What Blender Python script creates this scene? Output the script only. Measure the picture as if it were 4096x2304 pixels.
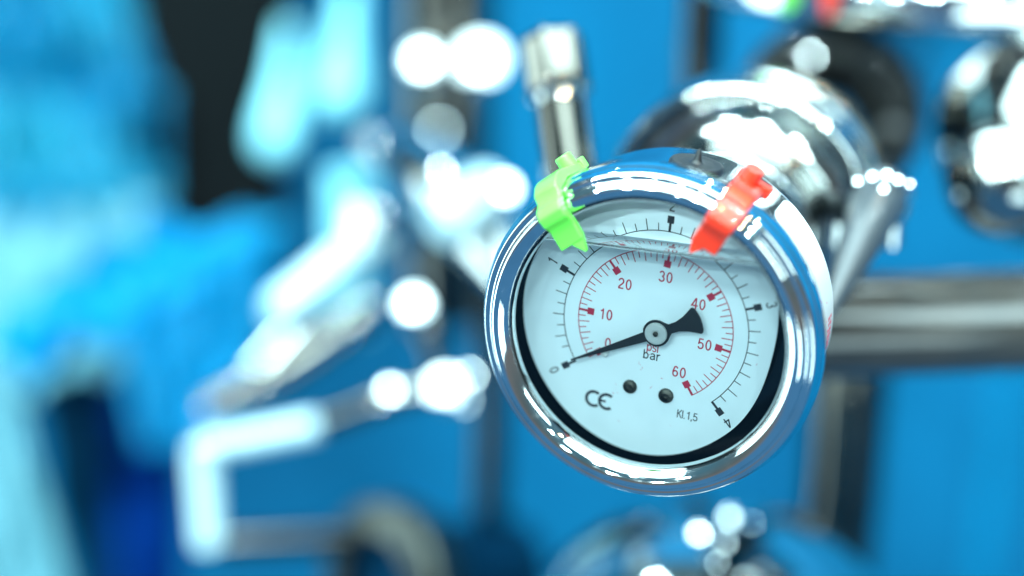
import bpy, bmesh, math, random
from mathutils import Vector, Matrix

for o in list(bpy.data.objects):
    bpy.data.objects.remove(o, do_unlink=True)
C = bpy.context.scene.collection
SC = bpy.context.scene
R = math.radians
MM = 0.001
random.seed(7)

# ---------------------------------------------------------------- camera
# The gauge faces -Y at the world origin (its glass); the camera stands to its right, a little above, close up.
FPX = 6827.0                       # 60 mm lens on a 36 mm sensor, in pixels of a 4096 px wide frame
n = Vector((.345, -.31, .886)).normalized()          # world Y seen from the camera (right, down, forward)
sl = math.tan(R(7.7))
xw = Vector((1, sl, -(n.x + n.y * sl) / n.z)).normalized()
zw = xw.cross(n)
W2C = Matrix(((xw.x, n.x, zw.x), (xw.y, n.y, zw.y), (xw.z, n.z, zw.z)))
C2W = W2C.transposed()
T0 = Vector((26.0, 9.32, 330.0))                     # gauge glass centre in camera space, mm
CAM = -(C2W @ T0)


def P(px, py, d):
    """world point (mm) that stands d mm in front of the camera plane"""
    return CAM + C2W @ Vector(((px - 2048) / FPX * d, (py - 1152) / FPX * d, d))


cam = bpy.data.cameras.new('camera')
cam.lens = 60
cam.sensor_width = 36
cam.clip_start = .01
cam.clip_end = 50
cam.dof.use_dof = True
cam.dof.focus_distance = .3345
cam.dof.aperture_fstop = 3.0
cam.dof.aperture_blades = 0
co = bpy.data.objects.new('camera', cam)
C.objects.link(co)
co.matrix_world = Matrix.Translation(CAM * MM) @ (C2W @ Matrix(((1, 0, 0), (0, -1, 0), (0, 0, -1)))).to_4x4()
SC.camera = co

# ---------------------------------------------------------------- world: the dim blue hall around the machine
wd = bpy.data.worlds.new('World')
SC.world = wd
wd.use_nodes = True
nt = wd.node_tree
nt.nodes.clear()
out = nt.nodes.new('ShaderNodeOutputWorld')
bg = nt.nodes.new('ShaderNodeBackground')
tc = nt.nodes.new('ShaderNodeTexCoord')
sx = nt.nodes.new('ShaderNodeSeparateXYZ')
mr = nt.nodes.new('ShaderNodeMapRange')
mr.inputs['From Min'].default_value = -1
cr = nt.nodes.new('ShaderNodeValToRGB')
el = cr.color_ramp.elements
el[0].position, el[0].color = 0, (.05, .175, .34, 1)
el[-1].position, el[-1].color = 1, (.10, .20, .24, 1)
for pos, col in ((.36, (.05, .17, .33)), (.47, (.13, .14, .145)), (.60, (.09, .12, .13)), (.78, (.06, .15, .20))):
    el.new(pos).color = (*col, 1)
nt.links.new(tc.outputs['Generated'], sx.inputs[0])
nt.links.new(sx.outputs['Z'], mr.inputs['Value'])
nt.links.new(mr.outputs[0], cr.inputs[0])
nt.links.new(cr.outputs[0], bg.inputs['Color'])
bg.inputs['Strength'].default_value = 1.0
nt.links.new(bg.outputs[0], out.inputs[0])


# ---------------------------------------------------------------- lamps: panel and small spots of the hall ceiling, with added side and glint panels
def lamp(name, loc, aim, size, power, col=(.90, 1, .99), shape='RECTANGLE', sy=None):
    l = bpy.data.lights.new(name, 'AREA')
    l.shape = shape
    l.size = size
    if sy:
        l.size_y = sy
    l.energy = power
    l.color = col
    o = bpy.data.objects.new(name, l)
    C.objects.link(o)
    o.location = loc
    o.rotation_euler = (Vector(aim) - Vector(loc)).to_track_quat('-Z', 'Y').to_euler()
    return o


KEY = Vector((-.35, -.55, 1.28))
COOL = (.68, .97, 1.0)
lamp('overhead_panel', (-.15, -.42, 1.3), (-.15, -.35, 0), 1.9, 56, COOL, sy=1.0)
lamp('overhead_panel', KEY, (0, .3, 0), .22, 9, COOL, sy=.22)  # small bright panel added as the source for the cap glints
lamp('added_side_panel', (-1.2, -.2, -.15), (0, .1, 0), .45, 8, COOL, sy=1.2)  # added panel, whitens the left bands of the bezel
lamp('added_side_panel', (.90, -.90, -.40), (0, .05, 0), .8, 4.2, COOL, sy=.45)  # added low panel, puts silver into the right bezel bands
lamp('added_side_panel', (1.2, -.45, .75), (0, .1, 0), .35, 6, COOL, sy=.6)  # added panel, whitens the sticker and right bezel
SPOTS = [(-.15, -1.45, .75), (-.60, -1.5, .6), (.35, -1.45, .7), (-.95, -1.1, .9), (.8, -1.0, .9), (-.35, -1.1, 1.1), (.15, -1.05, 1.15)]
for loc in SPOTS:
    lamp('hall_spot_lamp', loc, (0, .15, 0), .05, 6.6, COOL, shape='DISK').data.cycles.is_caustics_light = True
for x, y in ((-.75, .25), (.25, .3), (1.0, .1)):
    lamp('ceiling_spot_lamp', (x, y, 1.2), (x * .3, .3, 0), .05, 3, COOL, shape='DISK')
for x, y in ((.8, -.6), (.4, .25)):
    lamp('warm_spot_lamp', (x, y, 1.1), (0, 0, 0), .05, 3, (1, .62, .28), shape='DISK')

vs = SC.view_settings
vs.view_transform = 'Standard'
vs.look = 'None'
vs.exposure = .25
vs.gamma = 1
SC.render.engine = 'CYCLES'
cy = SC.cycles
cy.use_denoising = True
cy.denoiser = 'OPENIMAGEDENOISE'
cy.max_bounces = 16
cy.transmission_bounces = 12
cy.transparent_max_bounces = 12
cy.glossy_bounces = 6
cy.diffuse_bounces = 4
cy.sample_clamp_indirect = 12
cy.blur_glossy = .5
cy.caustics_reflective = True
cy.caustics_refractive = True


# ---------------------------------------------------------------- materials
def mat(name, col, rough=.5, metal=0, noise=None, bump=0, bscale=200, coat=0, rvar=0, emit=0, sss=0, spec=.5):
    m = bpy.data.materials.new(name)
    m.use_nodes = True
    t = m.node_tree
    b = t.nodes['Principled BSDF']
    b.inputs['Base Color'].default_value = (*col, 1)
    b.inputs['Roughness'].default_value = rough
    b.inputs['Metallic'].default_value = metal
    b.inputs['Coat Weight'].default_value = coat
    b.inputs['Specular IOR Level'].default_value = spec
    if sss:
        b.inputs['Subsurface Weight'].default_value = sss
        b.inputs['Subsurface Radius'].default_value = (.002, .002, .002)
    g = t.nodes.new('ShaderNodeTexCoord')
    if noise:
        nz = t.nodes.new('ShaderNodeTexNoise')
        nz.inputs['Scale'].default_value = noise[1]
        nz.inputs['Detail'].default_value = 4
        t.links.new(g.outputs['Object'], nz.inputs['Vector'])
        mx = t.nodes.new('ShaderNodeMix')
        mx.data_type = 'RGBA'
        mx.inputs[6].default_value = (*col, 1)
        mx.inputs[7].default_value = (*noise[0], 1)
        rp = t.nodes.new('ShaderNodeMapRange')
        rp.inputs['From Min'].default_value = noise[2] if len(noise) > 2 else .4
        rp.inputs['From Max'].default_value = noise[3] if len(noise) > 3 else .7
        t.links.new(nz.outputs['Fac'], rp.inputs['Value'])
        t.links.new(rp.outputs[0], mx.inputs[0])
        t.links.new(mx.outputs[2], b.inputs['Base Color'])
    if bump:
        nb = t.nodes.new('ShaderNodeTexNoise')
        nb.inputs['Scale'].default_value = bscale
        nb.inputs['Detail'].default_value = 3
        t.links.new(g.outputs['Object'], nb.inputs['Vector'])
        bp = t.nodes.new('ShaderNodeBump')
        bp.inputs['Strength'].default_value = bump
        bp.inputs['Distance'].default_value = .001
        t.links.new(nb.outputs['Fac'], bp.inputs['Height'])
        t.links.new(bp.outputs[0], b.inputs['Normal'])
    if rvar:
        nr = t.nodes.new('ShaderNodeTexNoise')
        nr.inputs['Scale'].default_value = 350
        nr.inputs['Detail'].default_value = 5
        t.links.new(g.outputs['Object'], nr.inputs['Vector'])
        rr = t.nodes.new('ShaderNodeMapRange')
        rr.inputs['From Min'].default_value = .45
        rr.inputs['From Max'].default_value = .75
        rr.inputs['To Min'].default_value = rough
        rr.inputs['To Max'].default_value = rough + rvar
        t.links.new(nr.outputs['Fac'], rr.inputs['Value'])
        t.links.new(rr.outputs[0], b.inputs['Roughness'])
    return m


M = {
    'chrome': mat('polished_chrome', (.86, .89, .90), .03, 1, bump=.014, bscale=90, rvar=.12, noise=((.70, .73, .74), 70, .48, .75)),
    'steel': mat('polished_stainless_steel', (.60, .62, .61), .07, 1, bump=.004, bscale=60),
    'satin_steel': mat('dull_stainless_steel', (.46, .47, .455), .09, 1),
    'dark_steel': mat('dark_steel', (.085, .08, .075), .05, 1),
    'wall': mat('blue_painted_panel', (.0, .155, .335), .75, 0, noise=((.0, .09, .21), 4.5, .35, .7), bump=.1, bscale=30, spec=.15),
    'dial': mat('white_dial_lacquer', (.80, .89, .96), .55, 0, noise=((.74, .83, .90), 140, .5, .8)),
    'black_ink': mat('black_dial_print', (.010, .014, .024), .5),
    'red_ink': mat('red_dial_print', (.50, .012, .055), .5),
    'pale_red_ink': mat('dried_pink_ink', (.62, .13, .22), .5),
    'needle': mat('black_needle_lacquer', (.012, .014, .018), .4),
    'rubber': mat('black_rubber', (.012, .014, .016), .45, bump=.1, bscale=400),
    'matt_black': mat('matt_black_lining', (.006, .006, .006), .8, spec=.1),
    'brushed': mat('turned_aluminium', (.70, .72, .72), .42, .15),
    'screw': mat('dark_brass_screw', (.085, .08, .07), .42, 1, noise=((.03, .028, .025), 900)),
    'green': mat('neon_green_plastic', (.17, .82, .08), .3, bump=.06, bscale=500, coat=.5),
    'red': mat('red_plastic', (.76, .035, .010), .3, bump=.06, bscale=500, coat=.5),
    'sticker': mat('white_glossy_sticker', (.84, .88, .90), .22, coat=.6, bump=.05, bscale=150),
    'black_paint': mat('black_painted_steel', (.004, .006, .007), .8, spec=.08),
    'aged_steel': mat('aged_stainless_steel', (.17, .158, .138), .025, 1, bump=.003, bscale=60, noise=((.11, .10, .085), 40)),
    'blue_film': mat('blue_plastic_film', (.0, .12, .25), .35, noise=((.02, .27, .38), 12), bump=.5, bscale=14, spec=.3),
    'cyan_film': mat('cyan_plastic_film', (.09, .25, .31), .4, bump=.4, bscale=14, spec=.2),
    'azure_film': mat('azure_plastic_film', (.0, .22, .45), .4, bump=.4, bscale=14, spec=.2),
    'highlight_pale': mat('pale_highlight_tone', (.42, .60, .66), .3, coat=.4),  # pale base stands in for bright highlights on chrome
    'deep_blue': mat('royal_blue_cloth', (.0, .035, .22), .9, spec=.05),
    'navy': mat('navy_cloth', (.0, .022, .055), .9, spec=.05),
    'pale_blue': mat('pale_blue_plastic', (.25, .68, .80), .3),
    'brass': mat('tarnished_steel', (.10, .105, .095), .35, 1),
    'dark_gloss': mat('chrome_dark_reflection', (.055, .050, .044), .06, coat=.6, noise=((.03, .034, .036), 30)),  # dark base stands in for the dark hall mirrored in chrome
    'grey_cast': mat('dark_grey_casting', (.045, .055, .065), .32, coat=.3),
}


def glass_mat():
    m = bpy.data.materials.new('clear_window_glass')
    m.use_nodes = True
    t = m.node_tree
    t.nodes.clear()
    o = t.nodes.new('ShaderNodeOutputMaterial')
    mx = t.nodes.new('ShaderNodeMixShader')
    f = t.nodes.new('ShaderNodeFresnel')
    f.inputs['IOR'].default_value = 1.14
    tr = t.nodes.new('ShaderNodeBsdfTransparent')
    tr.inputs['Color'].default_value = (.97, .99, .985, 1)
    gl = t.nodes.new('ShaderNodeBsdfGlossy')
    gl.inputs['Roughness'].default_value = .02
    t.links.new(f.outputs[0], mx.inputs[0])
    t.links.new(tr.outputs[0], mx.inputs[1])
    t.links.new(gl.outputs[0], mx.inputs[2])
    t.links.new(mx.outputs[0], o.inputs[0])
    return m


def liquid_mat():
    m = bpy.data.materials.new('clear_glycerine')
    m.use_nodes = True
    t = m.node_tree
    t.nodes.clear()
    o = t.nodes.new('ShaderNodeOutputMaterial')
    g = t.nodes.new('ShaderNodeBsdfGlass')
    g.inputs['IOR'].default_value = 1.45
    g.inputs['Roughness'].default_value = 0
    g.inputs['Color'].default_value = (.985, 1, 1, 1)
    t.links.new(g.outputs[0], o.inputs[0])
    return m


M['glass'] = glass_mat()
M['liquid'] = liquid_mat()


# ---------------------------------------------------------------- mesh helpers (all lengths in mm)
def link(name, verts, faces, m, parent=None, smooth=True, loc=None, sharp=35):
    me = bpy.data.meshes.new(name)
    me.from_pydata([Vector(v) * MM for v in verts], [], faces)
    bm = bmesh.new()
    bm.from_mesh(me)
    bmesh.ops.remove_doubles(bm, verts=bm.verts, dist=1e-7)
    bmesh.ops.recalc_face_normals(bm, faces=bm.faces)
    bm.to_mesh(me)
    bm.free()
    if smooth:
        me.shade_smooth()
        me.set_sharp_from_angle(angle=R(sharp))
    me.materials.append(M[m])
    o = bpy.data.objects.new(name, me)
    C.objects.link(o)
    if parent:
        o.parent = parent
    if loc is not None:
        o.location = Vector(loc) * MM
    return o


def tag(o, label=None, cat=None, group=None, kind=None):
    if label:
        o['label'] = label
    if cat:
        o['category'] = cat
    if group:
        o['group'] = group
    if kind:
        o['kind'] = kind
    return o


def empty(name, loc=(0, 0, 0)):
    o = bpy.data.objects.new(name, None)
    o.empty_display_size = .01
    C.objects.link(o)
    o.location = Vector(loc) * MM
    return o


def frame(axis):
    a = Vector(axis).normalized()
    h = Vector((0, 0, 1)) if abs(a.z) < .9 else Vector((1, 0, 0))
    u = h.cross(a).normalized()
    return u, a.cross(u).normalized(), a


def lathe(profile, axis=(0, 1, 0), org=(0, 0, 0), seg=96, closed=False):
    """profile: list of (radius, distance along axis); closed joins last to first"""
    u, v, a = frame(axis)
    org = Vector(org)
    V, F = [], []
    N = len(profile)
    for r, t in profile:
        for k in range(seg):
            an = 2 * math.pi * k / seg
            V.append(org + a * t + (u * math.cos(an) + v * math.sin(an)) * max(r, .0005))
    for i in range(N if closed else N - 1):
        j = (i + 1) % N
        for k in range(seg):
            l = (k + 1) % seg
            F.append((i * seg + k, i * seg + l, j * seg + l, j * seg + k))
    return V, F


def rounded(profile, rad=.6, steps=4):
    """round the inner corners of an open (r, t) profile"""
    pts = [Vector((p[0], p[1], 0)) for p in profile]
    res = [pts[0]]
    for i in range(1, len(pts) - 1):
        a, b, c = pts[i - 1], pts[i], pts[i + 1]
        d1 = (a - b)
        d2 = (c - b)
        q = min(rad, d1.length * .45, d2.length * .45)
        s, t = b + d1.normalized() * q, b + d2.normalized() * q
        for k in range(steps + 1):
            f = k / steps
            res.append(s * (1 - f) ** 2 + b * 2 * f * (1 - f) + t * f * f)
    res.append(pts[-1])
    return [(p.x, p.y) for p in res]


def smooth_path(pts, rad, steps=8):
    pts = [Vector(p) for p in pts]
    res = [pts[0]]
    for i in range(1, len(pts) - 1):
        a, b, c = pts[i - 1], pts[i], pts[i + 1]
        q = min(rad, (a - b).length * .48, (c - b).length * .48)
        s, t = b + (a - b).normalized() * q, b + (c - b).normalized() * q
        for k in range(steps + 1):
            f = k / steps
            res.append(s * (1 - f) ** 2 + b * 2 * f * (1 - f) + t * f * f)
    res.append(pts[-1])
    return res


def tube(pts, r, seg=24, cap=True):
    pts = [Vector(p) for p in pts]
    rs = r if isinstance(r, (list, tuple)) else [r] * len(pts)
    V, F = [], []
    u = None
    for i, p in enumerate(pts):
        t = (pts[min(i + 1, len(pts) - 1)] - pts[max(i - 1, 0)]).normalized()
        if u is None:
            u = frame(t)[0]
        u = (u - t * u.dot(t)).normalized()
        v = t.cross(u)
        for k in range(seg):
            an = 2 * math.pi * k / seg
            V.append(p + (u * math.cos(an) + v * math.sin(an)) * rs[i])
    for i in range(len(pts) - 1):
        for k in range(seg):
            l = (k + 1) % seg
            F.append((i * seg + k, i * seg + l, (i + 1) * seg + l, (i + 1) * seg + k))
    if cap:
        F.append(tuple(range(seg))[::-1])
        F.append(tuple(range((len(pts) - 1) * seg, len(pts) * seg)))
    return V, F


def box(c, ax, half):
    """box with centre c, three axes, half sizes"""
    c = Vector(c)
    V = []
    for i in (-1, 1):
        for j in (-1, 1):
            for k in (-1, 1):
                V.append(c + Vector(ax[0]) * half[0] * i + Vector(ax[1]) * half[1] * j + Vector(ax[2]) * half[2] * k)
    return V, [(0, 1, 3, 2), (4, 6, 7, 5), (0, 4, 5, 1), (2, 3, 7, 6), (0, 2, 6, 4), (1, 5, 7, 3)]


def join(*parts):
    V, F = [], []
    for v, f in parts:
        b = len(V)
        V += list(v)
        F += [tuple(i + b for i in q) for q in f]
    return V, F


def bevel(o, w, seg=3):
    md = o.modifiers.new('bevel', 'BEVEL')
    md.width = w * MM
    md.segments = seg
    md.limit_method = 'ANGLE'
    md.angle_limit = R(30)
    return o


# ================================================================ SETTING
v, f = box((0, 620, 0), ((1, 0, 0), (0, 1, 0), (0, 0, 1)), (1800, 10, 1200))
tag(link('wall', v, f, 'wall', smooth=False), 'bright blue painted panel wall behind all the chrome pipework', kind='structure')

# ================================================================ PRESSURE GAUGE
YD = 9.0            # dial plane behind the glass
ROLL = R(4.05)
gauge = empty('pressure_gauge')
tag(gauge, 'round chrome pressure gauge in sharp focus with white dial, red psi and black bar scales', 'pressure gauge')

# bezel: inner slope, front crest, groove, outer ridge, back edge
bez = [(27.2, .9), (27.15, -.2), (27.35, -1.0), (27.9, -1.9), (28.7, -2.7), (29.5, -3.2), (30.2, -3.35), (30.75, -3.1), (31.15, -2.5), (31.45, -2.05), (31.75, -1.9),
       (32.25, -2.05), (32.75, -1.95), (33.2, -1.3), (33.45, -.4), (33.55, .25), (33.85, .7), (34.1, 1.6), (34.1, 3.6), (33.8, 4.8),
       (33.1, 5.6), (32.2, 5.8), (31.2, 5.8), (31.2, .9)]
v, f = lathe(rounded(bez, .35, 3), seg=192, closed=True)
bezel = link('bezel', v, f, 'chrome', gauge, sharp=50)
# case
cs = rounded([(29.4, 2), (31.6, 2), (31.9, 6.2), (31.9, 23.2), (31.2, 25.2), (29.5, 26), (9, 26), (9, 17), (29.4, 17)], .8, 4)
v, f = lathe(cs, seg=160, closed=True)
case = link('case', v, f, 'chrome', gauge)
# black gasket and inner wall
v, f = lathe([(29.35, .95), (27.5, .95), (27.5, 2.2), (28.6, 2.6), (29.15, 3.2), (29.15, 16.5), (29.35, 16.5)], seg=128, closed=True)
link('gasket', v, f, 'matt_black', gauge)
v, f = lathe([(.01, 16.4), (29.1, 16.4), (29.1, 16.8), (.01, 16.8)], seg=96)
link('back_plate', v, f, 'matt_black', gauge)

# filling plug on top of the case, a rubber disc with a spike
pa = R(9)
ax = Vector((math.sin(pa), 0, math.cos(pa)))
v, f = lathe(rounded([(.01, 30.5), (5.4, 30.5), (5.4, 31.9), (5.0, 32.45), (3.6, 32.25), (1.5, 32.3), (.85, 32.8), (.5, 34.2), (.12, 35.2), (.01, 35.25)], .2, 3),
             axis=ax, org=(0, 13.2, 0), seg=48)
link('filling_plug', v, f, 'rubber', case)

# white sticker round the right flank of the case
def case_patch(a0, a1, y0, y1, r, rc, na=48):
    V, F = [], []
    ny = 14
    for i in range(na + 1):
        a = a0 + (a1 - a0) * i / na
        s = min(i, na - i) / na * abs(a1 - a0) * math.pi / 180 * r
        ins = 0
        if s < rc:
            ins = rc - math.sqrt(max(rc * rc - (rc - s) ** 2, 0))
        for j in range(ny + 1):
            y = y0 + ins + (y1 - y0 - 2 * ins) * j / ny
            V.append((r * math.sin(R(a)), y, r * math.cos(R(a))))
    b = len(V)
    V += [(x * (r - .12) / r, y, z * (r - .12) / r) for x, y, z in V]
    w = ny + 1
    for i in range(na):
        for j in range(ny):
            q = (i * w + j, i * w + j + 1, (i + 1) * w + j + 1, (i + 1) * w + j)
            F.append(q)
            F.append(tuple(b + k for k in q[::-1]))
    rim = [i * w for i in range(na + 1)] + [na * w + j for j in range(1, ny + 1)] + [i * w + ny for i in range(na - 1, -1, -1)] + [j for j in range(ny - 1, 0, -1)]
    for k in range(len(rim)):
        p, q = rim[k], rim[(k + 1) % len(rim)]
        F.append((p, q, q + b, p + b))
    return V, F


v, f = case_patch(41, 101, 10.5, 22.6, 32.05, 2.4)
stk = link('label_sticker', v, f, 'sticker', case)
sp = []
for i in range(12):
    a = 62 + i * 2.6 + random.uniform(-1, 1)
    y = random.uniform(11, 20)
    sp.append(case_patch(a, a + random.uniform(.25, .6), y, y + random.uniform(.2, .5), 32.09, .04, 3))
for i in range(6):            # a column of red print near the lower end of the sticker
    a = 86 + i * 2.2
    for y in (17.2, 18.4, 19.6):
        sp.append(case_patch(a, a + random.uniform(.9, 1.5), y, y + random.uniform(.5, .8), 32.09, .05, 3))
v, f = join(*sp)
link('red_print', v, f, 'red_ink', stk, smooth=False)

# window glass
v, f = lathe([(.01, -.75), (27.4, -.75), (27.4, -.05), (.01, -.05)], seg=96)
link('window_glass', v, f, 'glass', gauge)


# glycerine filling: a disc of liquid cut by a level surface with a meniscus at glass and dial
def liquid(level, Rr, y0, y1):
    V, F = [], []
    nx = 120
    ys = [y0, y0 + .15, y0 + .35, y0 + .6, y0 + 1, y0 + 1.6, y0 + 2.4, y0 + 4, 7.0, 8.0, 8.5, 8.8, 9.5, 12, y1]
    ny = len(ys)
    men = lambda y: 1.0 * math.exp(-(y - y0) / .6) + .3 * math.exp(-abs(y - YD) / .4)
    for i in range(nx + 1):
        x = -Rr * .9995 * math.cos(math.pi * i / nx)
        h = math.sqrt(max(Rr * Rr - x * x, 0))
        for y in ys:
            V.append((x, y, min(level + men(y), h)))
        for y in ys:
            V.append((x, y, -h))
    w = 2 * ny
    for i in range(nx):
        for j in range(ny - 1):
            a = i * w + j
            F.append((a, a + 1, a + w + 1, a + w))
            a += ny
            F.append((a, a + w, a + w + 1, a + 1))
        for j in (0, ny - 1):
            a = i * w + j
            F.append((a, a + w, a + w + ny, a + ny))
    return V, F


v, f = liquid(16.6, 29.05, .08, 16.3)
lq = link('glycerine_filling', v, f, 'liquid', gauge, sharp=30)
lq.cycles.is_caustics_caster = True

# ---- dial; (a, b) are dial coordinates (right, up), turned by ROLL on the gauge axis
cR, sR = math.cos(ROLL), math.sin(ROLL)
DX, DZ = 0.0, 0.0


def D(a, b, h=0.0):
    return (DX + a * cR + b * sR, YD - h, DZ - a * sR + b * cR)


V, F = [], []
seg = 144
RIM = [(-70, 27.6), (0, 27.7), (50, 26.4), (95, 23.7), (138, 25.7), (180, 27.8), (235, 27.2), (290, 27.6), (360, 27.7), (410, 26.4)]


def rim(deg):
    for k in range(1, len(RIM) - 2):
        (a0, p0), (a1, p1), (a2, p2), (a3, p3) = RIM[k - 1:k + 3]
        if a1 <= deg <= a2:
            t = (deg - a1) / (a2 - a1)
            m1, m2 = (p2 - p0) / (a2 - a0) * (a2 - a1), (p3 - p1) / (a3 - a1) * (a2 - a1)
            return (2 * t**3 - 3 * t * t + 1) * p1 + (t**3 - 2 * t * t + t) * m1 + (3 * t * t - 2 * t**3) * p2 + (t**3 - t * t) * m2


for h in (0, -.6):
    V += [D(rim(360 * k / seg) * math.sin(2 * math.pi * k / seg), rim(360 * k / seg) * math.cos(2 * math.pi * k / seg), h) for k in range(seg)]
F = [tuple(range(seg)), tuple(range(2 * seg - 1, seg - 1, -1))] + [(k, (k + 1) % seg, seg + (k + 1) % seg, seg + k) for k in range(seg)]
dial = link('dial', V, F, 'dial', gauge)
dial.cycles.is_caustics_receiver = True
HP = .03       # print height


def bar_ang(bar):
    return R(67.5 * (bar - 2))


def ray_quad(th, r0, r1, w, h=HP):
    s, c = math.sin(th), math.cos(th)
    q = [(r0 * s - w / 2 * c, r0 * c + w / 2 * s), (r0 * s + w / 2 * c, r0 * c - w / 2 * s), (r1 * s + w / 2 * c, r1 * c - w / 2 * s), (r1 * s - w / 2 * c, r1 * c + w / 2 * s)]
    return [D(a, b, h) for a, b in q], [(0, 1, 2, 3)]


def arc_band(t0, t1, r, w, h=HP, k=140):
    V, F = [], []
    for i in range(k + 1):
        t = t0 + (t1 - t0) * i / k
        for rr in (r - w / 2, r + w / 2):
            V.append(D(rr * math.sin(t), rr * math.cos(t), h))
    F = [(2 * i, 2 * i + 1, 2 * i + 3, 2 * i + 2) for i in range(k)]
    return V, F


RB, RR = 18.75, 15.7
TZ = R(-125.2)
prt = [arc_band(TZ, bar_ang(4) + .004, RB, .19)]
for i in range(3, 40):
    th = bar_ang(i / 10)
    if i % 10:
        prt.append(ray_quad(th, RB, RB + (2.35 if i % 2 == 0 else 1.55), .19, HP + .004))
for th in (TZ, bar_ang(1), bar_ang(2), bar_ang(3), bar_ang(4)):
    prt.append(ray_quad(th, RB - .08, RB + 2.0, .50, HP + .008))
    prt.append(ray_quad(th, RB + 1.7, RB + 3.25, 1.35, HP + .012))
v, f = join(*prt)
link('bar_scale', v, f, 'black_ink', dial, smooth=False)
prt = [arc_band(R(-126), bar_ang(60 * .0689476) + .003, RR, .19)]
for i in range(3, 60):
    th = bar_ang(i * .0689476)
    if i % 10:
        prt.append(ray_quad(th, RR, RR - (2.25 if i % 2 == 0 else 1.5), .19, HP + .004))
for th in [R(-126)] + [bar_ang(i * .0689476) for i in (10, 20, 30, 40, 50, 60)]:
    prt.append(ray_quad(th, RR + .08, RR - 2.0, .48, HP + .008))
    prt.append(ray_quad(th, RR - 1.75, RR - 3.15, 1.4, HP + .012))
v, f = join(*prt)
link('psi_scale', v, f, 'red_ink', dial, smooth=False)


def arc(cx, cy, rx, ry, a0, a1, k=14):
    return [(cx + rx * math.cos(R(a0 + (a1 - a0) * i / k)), cy + ry * math.sin(R(a0 + (a1 - a0) * i / k))) for i in range(k + 1)]


GLYPH = {   # centre lines in a cell 1 high; (advance, strokes)
    '0': (.60, [arc(.28, .5, .20, .43, 90, 450, 28)]),
    '1': (.60, [[(.36, 0), (.36, .99)], [(.36, .93), (.30, .82), (.14, .75)]]),
    '2': (.60, [arc(.28, .70, .20, .235, 175, -20, 14) + [(.40, .50), (.14, .23), (.08, .065)], [(.05, .065), (.51, .065)]]),
    '3': (.60, [arc(.27, .72, .18, .215, 165, -80, 14), arc(.27, .28, .215, .225, 85, -165, 16)]),
    '4': (.60, [[(.36, .97), (.04, .29), (.55, .29)], [(.385, 0), (.385, .99)]]),
    '5': (.60, [[(.48, .93), (.15, .93), (.10, .52)] + arc(.27, .33, .215, .27, 130, -160, 18)]),
    '6': (.60, [arc(.28, .31, .20, .25, 90, 450, 22), [(.47, .80)] + arc(.29, .72, .17, .22, 30, 120, 6) + [(.12, .66), (.08, .45), (.08, .31)]]),
    'p': (.56, [[(.08, -.28), (.08, .72)], arc(.28, .36, .20, .30, 90, 450, 20)]),
    's': (.48, [[(.40, .57), (.33, .655), (.22, .67), (.10, .61), (.09, .50), (.18, .41), (.30, .35), (.40, .26), (.39, .13), (.28, .05), (.16, .06), (.06, .15)]]),
    'i': (.24, [[(.10, 0), (.10, .72)], [(.10, .87), (.10, .99)]]),
    'b': (.60, [[(.08, 0), (.08, 1)], arc(.28, .36, .20, .30, 90, 450, 20)]),
    'a': (.56, [[(.08, .56), (.15, .65), (.28, .68), (.40, .63), (.44, .52), (.44, .15), (.49, .03)], [(.44, .43), (.25, .38), (.10, .30), (.07, .18), (.14, .06), (.26, .05), (.40, .14), (.44, .25)]]),
    'r': (.40, [[(.08, 0), (.08, .72)], [(.08, .44), (.14, .60), (.24, .67), (.36, .68)]]),
    'K': (.58, [[(.08, 0), (.08, 1)], [(.52, 1), (.10, .44)], [(.22, .58), (.54, 0)]]),
    'l': (.22, [[(.09, 0), (.09, 1)]]),
    '.': (.24, [[(.09, 0), (.09, .13)]]),
    ',': (.24, [[(.10, .13), (.10, .0), (.04, -.14)]]),
}


def ribbon(pts, w):
    """flat stroke of width w along 2D points, mitred; closed when the ends meet"""
    q = [Vector(p) for p in pts]
    closed = (q[0] - q[-1]).length < 1e-4
    if closed:
        q = q[:-1]
    L, Rr_ = [], []
    m_ = len(q)
    for i in range(m_):
        a = q[i - 1] if (i or closed) else None
        b = q[(i + 1) % m_] if (i < m_ - 1 or closed) else None
        d1 = (q[i] - a).normalized() if a is not None else None
        d2 = (b - q[i]).normalized() if b is not None else None
        d1 = d1 or d2
        d2 = d2 or d1
        t = (d1 + d2).normalized()
        nrm = Vector((-t.y, t.x))
        k = w / 2 / max(.5, t.dot(d1))
        L.append(q[i] + nrm * k)
        Rr_.append(q[i] - nrm * k)
    V = L + Rr_
    F = [(i, (i + 1) % m_, m_ + (i + 1) % m_, m_ + i) for i in range(m_ if closed else m_ - 1)]
    return V, F


def text(name, s, a, b, height, m, rot=0.0, xs=1.0, w=.125, track=.0, parent=None):
    tot = sum(GLYPH[ch][0] + track for ch in s) - track - .06
    c, s_ = math.cos(rot), math.sin(rot)
    parts, x0, hh = [], -tot / 2, 0
    for ch in s:
        adv, strokes = GLYPH[ch]
        for st in strokes:
            V, F = ribbon([((x0 + x) * xs, y - .5) for x, y in st], w)
            hh += .002
            parts.append(([D(a + (p.x * c + p.y * s_) * height, b + (-p.x * s_ + p.y * c) * height, HP + hh) for p in V], F))
        x0 += adv + track
    v, f = join(*parts)
    return link(name, v, f, m, parent or dial, smooth=False)


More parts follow.
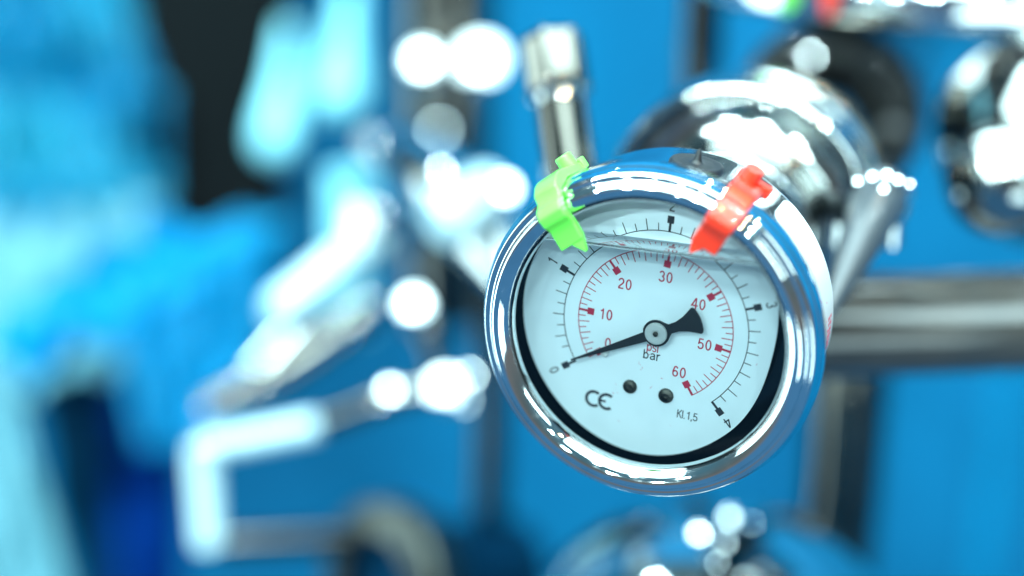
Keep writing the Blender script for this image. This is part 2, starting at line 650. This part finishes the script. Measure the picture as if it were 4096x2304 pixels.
for s, a, b in (('10', -10.15, .35), ('20', -6.95, 7.45), ('30', 1.0, 10.55), ('40', 8.1, 6.4), ('50', 10.3, -1.65), ('60', 5.95, -8.5)):
    text('psi_numeral', s, a, b, 2.3, 'red_ink', track=.06)
text('psi_numeral', '0', -9.1, -5.6, 2.3, 'red_ink')
for s, th in (('0', TZ), ('1', bar_ang(1)), ('2', bar_ang(2)), ('3', bar_ang(3)), ('4', bar_ang(4))):
    text('bar_numeral', s, 24.0 * math.sin(th), 24.0 * math.cos(th), 2.2, 'black_ink', rot=th)
text('unit_text', 'psi', .1, -4.45, 2.0, 'red_ink', w=.11)
text('unit_text', 'bar', .05, -6.2, 1.95, 'black_ink', xs=1.1, track=.05)
text('class_text', 'Kl.1,5', 8.7, -17.3, 1.75, 'black_ink', w=.12)
# CE mark: two arcs, the second with a middle bar
prt = []


def ce_arc(cx, cz, r, w):
    V, F = [], []
    k = 20
    for i in range(k + 1):
        an = R(52) + (R(308) - R(52)) * i / k
        for rr in (r - w / 2, r + w / 2):
            V.append(D(cx + rr * math.cos(an), cz + rr * math.sin(an), HP))
    return V, [(2 * i, 2 * i + 1, 2 * i + 3, 2 * i + 2) for i in range(k)]


prt.append(ce_arc(-10.75, -18.15, 1.55, .62))
prt.append(ce_arc(-8.0, -18.2, 1.55, .62))
prt.append(([D(-9.5, -18.45, HP + .003), D(-8.2, -18.45, HP + .003), D(-8.2, -17.95, HP + .003), D(-9.5, -17.95, HP + .003)], [(0, 1, 2, 3)]))
v, f = join(*prt)
link('ce_mark', v, f, 'black_ink', dial, smooth=False)

# dried specks of red ink on the dial
prt = []
rk = random.Random(4)
for a, b, k in ((-6.4, -14.6, 3), (-6.6, -16.2, 2), (-.3, -5.6, 3), (-2.0, -8.6, 3), (-1.3, -9.6, 2), (1.2, -12.5, 2), (2.4, -11.2, 1), (-4.4, -21.5, 1), (5.0, -20.5, 1), (21.0, -3.0, 1)):
    for _ in range(k):
        ca, cb, an, ln_, wd_ = a + rk.uniform(-.7, .7), b + rk.uniform(-.7, .7), rk.uniform(0, 3), rk.uniform(.08, .38), rk.uniform(.04, .09)
        q = [(-ln_, -wd_ * .3), (-ln_ * .2, -wd_), (ln_, 0), (ln_ * .1, wd_)]
        prt.append(([D(ca + x * math.cos(an) - y * math.sin(an), cb + x * math.sin(an) + y * math.cos(an), HP) for x, y in q], [(0, 1, 2, 3)]))
v, f = join(*prt)
tag(link('ink_specks', v, f, 'pale_red_ink', dial, smooth=False), kind='stuff')

# screws and stop pin on the dial
for a, b, r in ((-3.55, -13.8, 1.45), (3.95, -14.05, 1.55)):
    c = D(a, b, 0)
    v, f = lathe([(r, 0), (r, -.4), (r * .9, -.72), (r * .65, -.92), (r * .42, -.98), (r * .36, -.55), (.01, -.5)], org=c, seg=28)
    link('dial_screw', v, f, 'screw', dial)
v, f = lathe([(.8, 0), (.8, -1.2), (.55, -1.6), (.01, -1.7)], org=D(-9.35, -7.6, 0), seg=24)
link('stop_pin', v, f, 'brushed', dial)

# needle: tapered pointer, ring, spade tail
HA, HB = 0.85, -.75           # hub position on the dial (adjusted for its height)
NH = 2.6
dirv = Vector((-17.43, -9.81)).normalized()
side = Vector((-dirv.y, dirv.x))


def npt(along, across):
    q = dirv * along + side * across
    return (HA + q.x, HB + q.y)


ring_r = 2.75
poly = [npt(19.2, .14), npt(19.2, -.14), npt(11, -.55), npt(2.5, -.98)]
for k in range(1, 9):        # half ring
    an = math.atan2(-.98, 2.5) - (math.pi - .75) * k / 9
    poly.append(npt(ring_r * math.cos(an), ring_r * math.sin(an)))
poly += [npt(-3.0, -.95), npt(-4.6, -1.0), npt(-6.4, -1.55), npt(-7.9, -2.35), npt(-8.6, -2.75), npt(-9.0, -2.7), npt(-9.35, -2.2),
         npt(-9.6, -1.0), npt(-9.7, 0), npt(-9.6, 1.0), npt(-9.35, 2.2), npt(-9.0, 2.7), npt(-8.6, 2.75), npt(-7.9, 2.35), npt(-6.4, 1.55), npt(-4.6, 1.0), npt(-3.0, .95)]
for k in range(8, 0, -1):
    an = -(math.atan2(-.98, 2.5) - (math.pi - .75) * k / 9)
    poly.append(npt(ring_r * math.cos(an), ring_r * math.sin(an)))
poly += [npt(2.5, .98), npt(11, .55)]
m_ = len(poly)
V = [D(a, b, NH) for a, b in poly] + [D(a, b, NH - .45) for a, b in poly]
F = [tuple(range(m_)), tuple(range(2 * m_ - 1, m_ - 1, -1))] + [(k, (k + 1) % m_, m_ + (k + 1) % m_, m_ + k) for k in range(m_)]
needle = link('needle', V, F, 'needle', gauge, sharp=30)
hc = D(HA, HB, 0)
v, f = lathe(rounded([(.01, -NH - .55), (.62, -NH - .55), (.62, -NH - .75), (2.05, -NH - .75), (2.25, -NH - .55), (2.25, -.2), (.01, -.2)], .1, 2), org=hc, seg=48)
hub = link('hub_cap', v, f, 'brushed', needle)
v, f = lathe([(.5, -NH - .4), (.5, -NH - .95), (.3, -NH - 1.05), (.01, -NH - 1.05)], org=hc, seg=24)
link('hub_pin', v, f, 'screw', needle)

for o_ in [needle] + list(dial.children) + list(needle.children):
    o_.cycles.is_caustics_receiver = True

# stem and diaphragm seal behind the case
v, f = lathe(rounded([(.01, 25.9), (11, 25.9), (11, 44), (17.5, 46), (18.5, 50), (18.5, 66), (19.5, 67), (19.5, 78), (21, 82), (24, 83.5), (29, 83.6), (29, 90), (.01, 90)], 1.6, 5), seg=128)
link('diaphragm_seal', v, f, 'satin_steel', gauge)


# ================================================================ MARKER CLIPS on the bezel
def clip(phi, m, hand, twist, label):
    root = empty('marker_clip', (34 * math.sin(phi), 2, 34 * math.cos(phi)))
    tag(root, label, 'clip')
    org = Vector((34 * math.sin(phi), 2, 34 * math.cos(phi)))
    er = Vector((math.sin(phi), 0, math.cos(phi)))
    et = Vector((math.cos(phi), 0, -math.sin(phi)))
    cl = [(33.9, 10.2), (34.5, 6), (35.1, 2.2), (35.0, .6), (34.6, -.9), (33.8, -2.5), (32.7, -2.9), (31.9, -3.5), (31.2, -4.5), (30.2, -5.0), (29.1, -4.7), (28.2, -3.7), (27.2, -3.0), (25.6, -2.5), (22.9, -2.1)]
    th = [1.8, 1.8, 2.0, 2.5, 2.6, 2.1, 1.4, 1.5, 2.1, 2.5, 2.4, 2.0, 1.9, 1.9, 1.7]
    ln = [0]
    for (r0, y0), (r1, y1) in zip(cl, cl[1:]):
        ln.append(ln[-1] + math.hypot(r1 - r0, y1 - y0))
    skew = lambda L: -twist * (L - ln[9])
    V, F = [], []
    hw = 2.75
    pts = [Vector((a, b)) for a, b in cl]
    for i, p in enumerate(pts):
        t = (pts[min(i + 1, len(pts) - 1)] - pts[max(i - 1, 0)]).normalized()
        nn = Vector((-t.y, t.x))
        if nn.dot(Vector((p.x - 26, p.y - 6))) < 0:
            nn = -nn
        for sgn in (-.5, .5):
            q = p + nn * th[i] * sgn
            for w in (-hw, hw):
                V.append(er * q.x + Vector((0, q.y, 0)) + et * (w + skew(ln[i])) - org)
    for i in range(len(pts) - 1):
        b = 4 * i
        for a, c in ((0, 1), (1, 3), (3, 2), (2, 0)):
            F.append((b + a, b + c, b + 4 + c, b + 4 + a))
    F.append((0, 2, 3, 1))
    b = 4 * (len(pts) - 1)
    F.append((b, b + 1, b + 3, b + 2))
    o = link('band', V, F, m, root, sharp=40)
    bevel(o, .35)
    # half arrow at the inner end, on one side of the band
    w0, w1 = (-.4, 2.6) if hand > 0 else (-2.6, .4)
    tip = 1.5 if hand > 0 else -1.5
    sk = skew(ln[-1])
    A = []
    for y in (-2.75, -1.2):
        for (rr, w) in ((23.1, w0), (23.1, w1), (20.3, tip)):
            A.append(er * rr + Vector((0, y, 0)) + et * (w + sk) - org)
    o = link('pointer', A, [(0, 1, 2), (3, 5, 4), (0, 3, 4, 1), (1, 4, 5, 2), (2, 5, 3, 0)], m, root, smooth=False)
    bevel(o, .15, 2)
    # peg and cross bar at the outer end
    sk = skew(2.5)
    c0 = er * 34.6 + Vector((0, 7.6, 0)) + et * (.9 * hand + sk) - org
    v, f = lathe(rounded([(1.8, 0), (1.75, 3.1), (1.5, 3.35), (.01, 3.35)], .25, 3), axis=er, org=c0, seg=32)
    link('peg', v, f, m, root)
    v, f = box(er * 34.5 + Vector((0, 9.6, 0)) + et * (sk - hand * .2) - org, (er, (0, 1, 0), et), (1.2, 1.0, 3.6))
    bevel(link('cross_bar', v, f, m, root), .3)
    return root


clip(R(-37), 'green', 1, .13, 'neon green plastic marker clip hooked over the chrome gauge bezel')
clip(R(28.8), 'red', -1, .03, 'red plastic marker clip hooked over the chrome gauge bezel')

def cap(p, r, parent, lampv=KEY, org=None, name='glint_cap', thick=None):  # mirror disc added to make a glint, not a real fitting
    """slightly domed added glint cap, its face turned half way between the KEY panel and the camera"""
    p = Vector(p)
    nrm = ((CAM - p).normalized() + (lampv * 1000 - p).normalized()).normalized()
    rho = 7 * r
    prof = [(.01, 0)] + [(r * k / 6, math.sqrt(rho * rho - (r * k / 6) ** 2) - rho) for k in range(1, 7)]
    prof += [(r * 1.03, prof[-1][1] - r * .06), (r * 1.03, -(thick or r * 1.2)), (.01, -(thick or r * 1.2))]
    v, f = lathe(prof, axis=nrm, org=p - (org or Vector((0, 0, 0))), seg=40)
    return link(name, v, f, 'chrome', parent)


# ================================================================ CLAMP AND PIPE BEHIND THE GAUGE
cl = empty('pipe_clamp', (-2, 95, 0))
tag(cl, 'polished steel pipe clamp ring with wing bolt right behind the gauge', 'pipe clamp')
v, f = lathe(rounded([(27.5, -8), (28.5, -11.5), (30.5, -12.5), (32, -11), (32.4, -8), (31.6, -5.5), (31.6, 2), (32.4, 4), (31.5, 7), (29, 8), (22, 8)], 1.2, 4), seg=160)
link('ring', v, f, 'steel', cl)
c = Vector((27, 0, -2))
v, f = box(c + Vector((4, 0, 3)), ((.8, 0, .6), (0, 1, 0), (-.6, 0, .8)), (7, 6, 4))
bevel(link('lug', v, f, 'steel', cl), 1.5)
v, f = tube([c + Vector((8, 0, -4)), c + Vector((8, 0, 13))], 3.0)
link('bolt', v, f, 'steel', cl)
w0_ = P(3545, 735, 392) - Vector((-2, 95, 0))
w1_ = P(3310, 1250, 372) - Vector((-2, 95, 0))
v, f = tube([w0_ + (w0_ - w1_) * .06, w0_, w0_.lerp(w1_, .15), w0_.lerp(w1_, .5), w1_], [2.5, 5.2, 6.4, 4.6, 1.6])
link('wing', v, f, 'grey_cast', cl)

for px, py, r in ((3430, 725, .9), (3490, 705, 1.1), (3548, 700, 1.3), (3592, 718, 1.1), (3640, 735, .8), (3535, 755, 1.0)):  # added mirror discs make the row of clamp glints
    cap(P(px, py, 383), r * .6, cl, org=Vector((-2, 95, 0)), name='glint_disc', thick=6)

pe = empty('process_pipe', (0, 150, 0))
tag(pe, 'dark steel pipe with a ring coloured as its dark reflection running back from the clamp to the blue wall', 'pipe')
v, f = lathe(rounded([(22, -46), (30, -43), (30, -38), (19, -32), (17.5, -25), (17.5, 455)], 2, 4), seg=96)
link('tube', v, f, 'aged_steel', pe)
v, f = lathe(rounded([(17.8, 38), (25, 40), (28, 44), (28, 78), (25, 82), (17.8, 84)], 3, 4), seg=96)
link('collar', v, f, 'dark_gloss', pe)  # dark ring stands in for the dark reflection on the pipe


def pipe(name, pts, r, m, label, cat='pipe', rad=0, seg=32, group=None):
    pts = [Vector(p) for p in pts]
    o0 = pts[0].copy()
    pp = smooth_path([p - o0 for p in pts], rad) if rad else [p - o0 for p in pts]
    v, f = tube(pp, r, seg)
    o = link(name, v, f, m, loc=o0)
    tag(o, label, cat, group)
    return o


# round vessel at the top edge
c = P(3560, 60, 445)
v, f = lathe(rounded([(.01, 0), (66, 0), (70, 2), (71, 5), (71, 11), (69, 14), (69, 120), (.01, 120)], 1.5, 4), axis=(0, 0, 1), seg=160)
vo = link('round_vessel', v, f, 'chrome', loc=c + Vector((0, 70, -5)))
tag(vo, 'upright chrome vessel whose bottom rim shows along the top edge', 'vessel')

# horizontal pipe right of the gauge
a, b = P(3150, 1310, 430), P(4350, 1275, 445)
pipe('horizontal_pipe', [a, b], 13.2, 'dark_gloss', 'horizontal pipe coloured as chrome mirroring a dark hall, leaving the frame right of the gauge')
# upright pipe under it
a = P(3405, 1500, 560)
pipe('upright_pipe', [a + Vector((0, 0, -260)), a + Vector((0, 0, 8))], 13, 'aged_steel', 'upright polished pipe below the horizontal pipe at right')
# upright pipe at top, between pin and clamp
a = P(2800, 300, 560)
pipe('upright_pipe', [a + Vector((0, 0, -130)), a + Vector((0, 0, 130))], 6.5, 'dark_steel', 'slim dark upright pipe behind the clamp under the top vessel')
# upright dark pipe left of the gauge bottom
a = P(1965, 1700, 620)
pipe('upright_pipe', [a + Vector((0, 0, -160)), a + Vector((0, 0, 60))], 6, 'dark_steel', 'slim dark upright pipe left of the gauge bottom')

# domed tank top at the bottom edge
c = P(2830, 2800, 500)
dt = empty('domed_tank', c)
tag(dt, 'dark polished domed tank top rising at the bottom edge below the gauge', 'tank')
prof = [(.01, 60)] + [(60 * math.sin(R(3 * k)), 60 * math.cos(R(3 * k))) for k in range(1, 31)] + [(61, -1), (63, -3), (63, -8), (60, -10), (60, -60), (.01, -60)]
v, f = lathe(prof, axis=(0, 0, 1), seg=128)
link('shell', v, f, 'steel', dt)
for px, py, r in ((2925, 2070, 1.9), (2800, 2150, 1.7), (2900, 2195, .8), (3010, 2090, .75), (2870, 2270, .6)):  # added mirror discs make the glints on the dome
    u_ = (P(px, py, 478 - (py - 2070) * .08) - c).normalized()
    cap(c + u_ * 60.8, r, dt, org=c, name='glint_button', thick=3)

# small shapes added on the vessel rim as reflections of the gauge clips
for px, m, lb in ((2940, 'green', 'tiny green shape added on the vessel rim as reflection of the green clip'), (3250, 'red', 'tiny red shape added on the vessel rim as reflection of the red clip')):
    q = Vector(vo.location) / MM
    dpx = P(px, 10, 440) - q
    dv = Vector((dpx.x, dpx.y, 0)).normalized()
    e_ = q + dv * 71.5
    v, f = tube([dv * -3 + Vector((0, 0, -.9)), dv * .6 + Vector((0, 0, -.9)), dv * 1.6 + Vector((0, 0, 1)), dv * 1.6 + Vector((0, 0, 9)), dv * .4 + Vector((0, 0, 12))], [.8, 1.3, 1.7, 1.7, 1.2], 10)
    tag(link('marker_clip', v, f, m, loc=e_ + Vector((0, 0, 5))), lb, 'clip')
# slim pale conduit far right on the wall
a = P(3970, 1900, 760)
pipe('wall_conduit', [a + Vector((0, 0, -90)), a + Vector((0, 0, 50))], 5, 'azure_film', 'slim light blue conduit on the blue wall at the lower right', 'conduit')

# clamp fitting at the right edge
rf = empty('clamp_fitting', P(4190, 560, 455))
tag(rf, 'blurred steel clamp fitting cut off by the right edge', 'pipe fitting')
v, f = lathe(rounded([(.01, -45), (6, -44), (11, -41), (14, -35), (14, -22), (18, -16), (22, -10), (26, -4), (26, 4), (20, 10), (15, 14), (15, 60), (.01, 60)], 2, 4), axis=(.3, 1, .15), seg=72)
link('ferrule', v, f, 'satin_steel', rf)
v, f = lathe(rounded([(24, -8), (30, -6), (30, 6), (24, 8)], 2, 4), axis=(.3, 1, .15), org=(0, 0, 0), seg=72, closed=True)
link('ring', v, f, 'steel', rf)

# valve stem with cap, upper middle
vs_ = empty('chrome_post', P(2290, 760, 405))
tag(vs_, 'chrome post with a wider hexagonal cap standing above the green clip', 'post')
o0 = P(2290, 760, 405)
top = P(2205, 140, 415)
d = (top - o0)
v, f = tube([d * 0, d * .55], 6.2)
link('stem', v, f, 'aged_steel', vs_)
v, f = tube([d * .55, d * .60, d * .62], [6.2, 6.4, 8.0])
link('collar', v, f, 'steel', vs_)
v, f = lathe(rounded([(.01, 0), (7.6, 0), (8.2, 2), (8.2, d.length * .36), (7.2, d.length * .39), (.01, d.length * .395)], 1, 4), axis=d, org=d * .605, seg=6)
bevel(link('cap', v, f, 'aged_steel', vs_, sharp=25), 1.2)

# ================================================================ LEFT: BLURRED VALVES AND HANDLES
# bent handle: drop coloured as a highlight, thin arm, added glint caps
o0 = P(1790, 1545, 552)
hd = empty('bent_handle', o0)
tag(hd, 'bent chrome handle with a drop coloured pale for its highlight at lower left', 'handle')
v, f = tube(smooth_path([P(800, 1790, 556) - o0, P(1280, 1700, 555) - o0, P(1560, 1590, 552) - o0, P(1790, 1545, 552) - o0, P(1700, 1280, 556) - o0, P(1650, 1200, 560) - o0], 10), 3.6)
link('arm', v, f, 'aged_steel', hd)
v, f = tube([P(835, 2200, 560) - o0, P(832, 2185, 560) - o0, P(812, 1850, 558) - o0, P(800, 1780, 556) - o0], [3.0, 4.6, 5.2, 4.0])
link('bright_tube', v, f, 'highlight_pale', hd)
v, f = tube([P(830, 1785, 552) - o0, P(1270, 1700, 551) - o0], [4.5, 4.2])
link('bright_stretch', v, f, 'highlight_pale', hd)  # pale length over the arm stands in for its highlight
cap(P(1780, 1545, 544), 5.0, hd, org=o0)
cap(P(1655, 1215, 552), 4.2, hd, org=o0)
cap(P(1850, 1600, 548), 2.2, hd, org=o0)
cap(P(1560, 1560, 548), 2.0, hd, org=o0)
cap(P(1880, 1500, 548), 1.6, hd, org=o0)
pipe('thin_bar', [P(880, 2175, 600), P(1420, 2150, 600)], 4.5, 'dark_steel', 'thin grey horizontal bar at the bottom beside the bent handle', 'bar')
# thick lever
o0 = P(1560, 880, 560)
lv = empty('valve_lever', o0)
tag(lv, 'thick chrome lever slanting down to the left beside the gauge', 'lever')
v, f = tube([P(1600, 850, 562) - o0, P(1560, 885, 561) - o0, P(1300, 1090, 555) - o0, P(1120, 1245, 547) - o0, P(1095, 1265, 545) - o0], [5, 6, 6.5, 7, 5])
link('bright_tube', v, f, 'highlight_pale', lv)
v, f = lathe(rounded([(.01, -12), (11, -12), (11, 12), (.01, 12)], 2), axis=(.3, 1, .1), seg=40)
link('hub', v, f, 'steel', lv)
# second, dimmer arm below it
pipe('slanting_bar', [P(830, 1630, 600), P(1150, 1470, 600), P(1500, 1230, 610)], 5.5, 'aged_steel', 'dim slanting bar between the thick lever and the bent handle', 'bar')
# slim rods crossing behind the lever
pipe('slanting_rod', [P(1010, 1500, 660), P(1760, 620, 690)], 3.4, 'steel', 'slim chrome rod slanting up behind the thick lever', 'rod')
pipe('slanting_rod', [P(1480, 560, 640), P(2080, 1130, 590)], 4.2, 'steel', 'slim chrome rod slanting down towards the gauge bezel', 'rod')
# upright grey pipe, upper middle left
a = P(1790, 300, 730)
o0 = a + Vector((0, 0, -110))
up = empty('upright_pipe', o0)
tag(up, 'thick grey upright pipe with added glint caps at upper left of the gauge', 'pipe')
v, f = tube([(0, 0, 0), (0, 0, 270)], 20, 40)
link('tube', v, f, 'aged_steel', up)
cap(P(1690, 240, 690), 4.2, up, org=o0, thick=20)  # added mirror caps make the large blur discs
cap(P(1920, 238, 690), 7.6, up, org=o0, thick=20)
cap(P(1755, 520, 700), 1.6, up, org=o0, thick=14)
# valve behind the green clip
o0 = P(1850, 820, 520)
vb = empty('chrome_valve', o0)
tag(vb, 'bright chrome valve between the lever and the green clip', 'valve')
v, f = tube([P(1600, 590, 545) - o0, P(1720, 690, 530) - o0, Vector((0, 0, 0)), P(2090, 1120, 500) - o0], [8, 11, 13, 9], 40)
link('body', v, f, 'steel', vb)
v, f = tube([P(1960, 760, 505) - o0, P(1790, 870, 490) - o0, P(1740, 900, 488) - o0], [8, 9.5, 7], 36)
link('bonnet', v, f, 'highlight_pale', vb)
cap(P(2012, 755, 495), 4.0, vb, org=o0)  # added mirror cap makes the glint on the valve
# round dark hose end at the bottom
rh = empty('hose_end', P(1560, 2340, 600))
tag(rh, 'dark round hose end with a grey rim at the bottom edge', 'hose')
v, f = lathe(rounded([(19, -10), (28, -10), (30, -4), (30, 6), (19, 8)], 2), axis=(-.5, -1, .3), seg=64, closed=True)
link('rim', v, f, 'brass', rh)
v, f = lathe([(.01, 0), (20, 0), (20, 60), (.01, 60)], axis=(.5, 1, -.3), seg=48)
link('hose', v, f, 'navy', rh)

# black column
a = P(880, 430, 900)
ax_ = ((.94, .34, 0), (-.34, .94, 0), (0, 0, 1))
v, f = box((8, 0, 120), ((.94, .34, 0), (-.34, .94, 0), (.075, 0, 1)), (38, 30, 190))
bevel(tag(link('black_column', v, f, 'black_paint', loc=a), 'blurred black machine column at upper left', 'column'), 4)


def sheet(name, corners, m, amp, seed, label, cat, nu=40, nv=40, thick=1.2, fold=(3, 1.2)):
    """a creased sheet of film spanned by four corner points, with real thickness"""
    rnd = random.Random(seed)
    A, B, Cc, Dd = [Vector(c) for c in corners]
    nrm = (B - A).cross(Dd - A).normalized()
    ph = [(rnd.uniform(.5, fold[0] * 2), rnd.uniform(-fold[1] * 2, fold[1] * 2), rnd.uniform(0, 6.28), rnd.uniform(.4, 1)) for _ in range(7)]
    V, F = [], []
    o0 = (A + B + Cc + Dd) / 4
    for s in (0, 1):
        for i in range(nu + 1):
            for j in range(nv + 1):
                u_, v_ = i / nu, j / nv
                p = (A * (1 - u_) + B * u_) * (1 - v_) + (Dd * (1 - u_) + Cc * u_) * v_
                h = sum(k * math.sin(6.28 * (a_ * u_ + b_ * v_) + c_) for a_, b_, c_, k in ph) * amp / 3
                V.append(p + nrm * (h + s * thick) - o0)
    w = nv + 1
    b = (nu + 1) * w
    for i in range(nu):
        for j in range(nv):
            q = (i * w + j, i * w + j + 1, (i + 1) * w + j + 1, (i + 1) * w + j)
            F.append(q)
            F.append(tuple(b + k for k in q[::-1]))
    rim = [i * w for i in range(nu + 1)] + [nu * w + j for j in range(1, nv + 1)] + [i * w + nv for i in range(nu - 1, -1, -1)] + [j for j in range(nv - 1, 0, -1)]
    for k in range(len(rim)):
        p, q = rim[k], rim[(k + 1) % len(rim)]
        F.append((p, q, q + b, p + b))
    o = link(name, V, F, m, loc=o0, sharp=70)
    return tag(o, label, cat)


sheet('plastic_sheet', (P(-250, -250, 860), P(680, -250, 880), P(660, 1000, 850), P(-250, 1150, 830)), 'blue_film', 20, 3, 'crumpled blue plastic sheet hanging at the upper left edge', 'plastic sheet')
sheet('plastic_sheet', (P(-250, 900, 830), P(640, 800, 840), P(640, 1400, 780), P(-250, 1700, 760)), 'cyan_film', 12, 11, 'pale cyan plastic sheet below the crumpled blue one at the left edge', 'plastic sheet')
sheet('plastic_sheet', (P(-120, 1330, 690), P(600, 900, 720), P(1180, 880, 740), P(90, 1500, 675)), 'azure_film', 10, 5, 'bright azure plastic sheet folded below the black column', 'plastic sheet')
sheet('plastic_sheet', (P(430, 1180, 770), P(1080, 900, 790), P(960, 1750, 760), P(560, 1800, 760)), 'azure_film', 12, 8, 'azure plastic sheet hanging behind the thick lever', 'plastic sheet')
sheet('dark_cloth', (P(40, 1250, 900), P(700, 1050, 900), P(760, 2600, 860), P(330, 2600, 860)), 'navy', 12, 21, 'dark navy cloth hanging at the lower left', 'cloth', thick=3)
sheet('dark_cloth', (P(430, 1560, 840), P(640, 1480, 840), P(760, 2600, 820), P(460, 2600, 820)), 'deep_blue', 9, 23, 'royal blue cloth strip just left of the bent handle', 'cloth', thick=3)
sheet('plastic_sheet', (P(-150, 1480, 640), P(40, 1480, 640), P(330, 2500, 640), P(-150, 2500, 640)), 'cyan_film', 5, 9, 'narrow pale cyan sheet in the bottom left corner', 'plastic sheet')
a = P(1400, 1000, 700)
pipe('pale_tube', [a + Vector((0, 0, -34)), a + Vector((0, 0, 32))], 9, 'pale_blue', 'short pale upright tube behind the thick lever', 'tube')
# pale hanging floats right of the column
for px, y0, y1, r, lb in ((1095, 100, 640, 9, 'lower of two pale blue hanging floats beside the black column'), (1345, -60, 470, 11, 'higher and larger pale blue hanging float beside the grey pipe')):
    a, b = P(px + 60, y0, 760), P(px, y1, 740)
    d = a - b
    v, f = tube([d * t for t in (0, .02, .06, .14, .3, .6, 1)], [r * .2, r * .6, r * .9, r * 1.1, r, r * .6, r * .35], 32)
    tag(link('hanging_float', v, f, 'pale_blue', loc=b), lb, 'float')
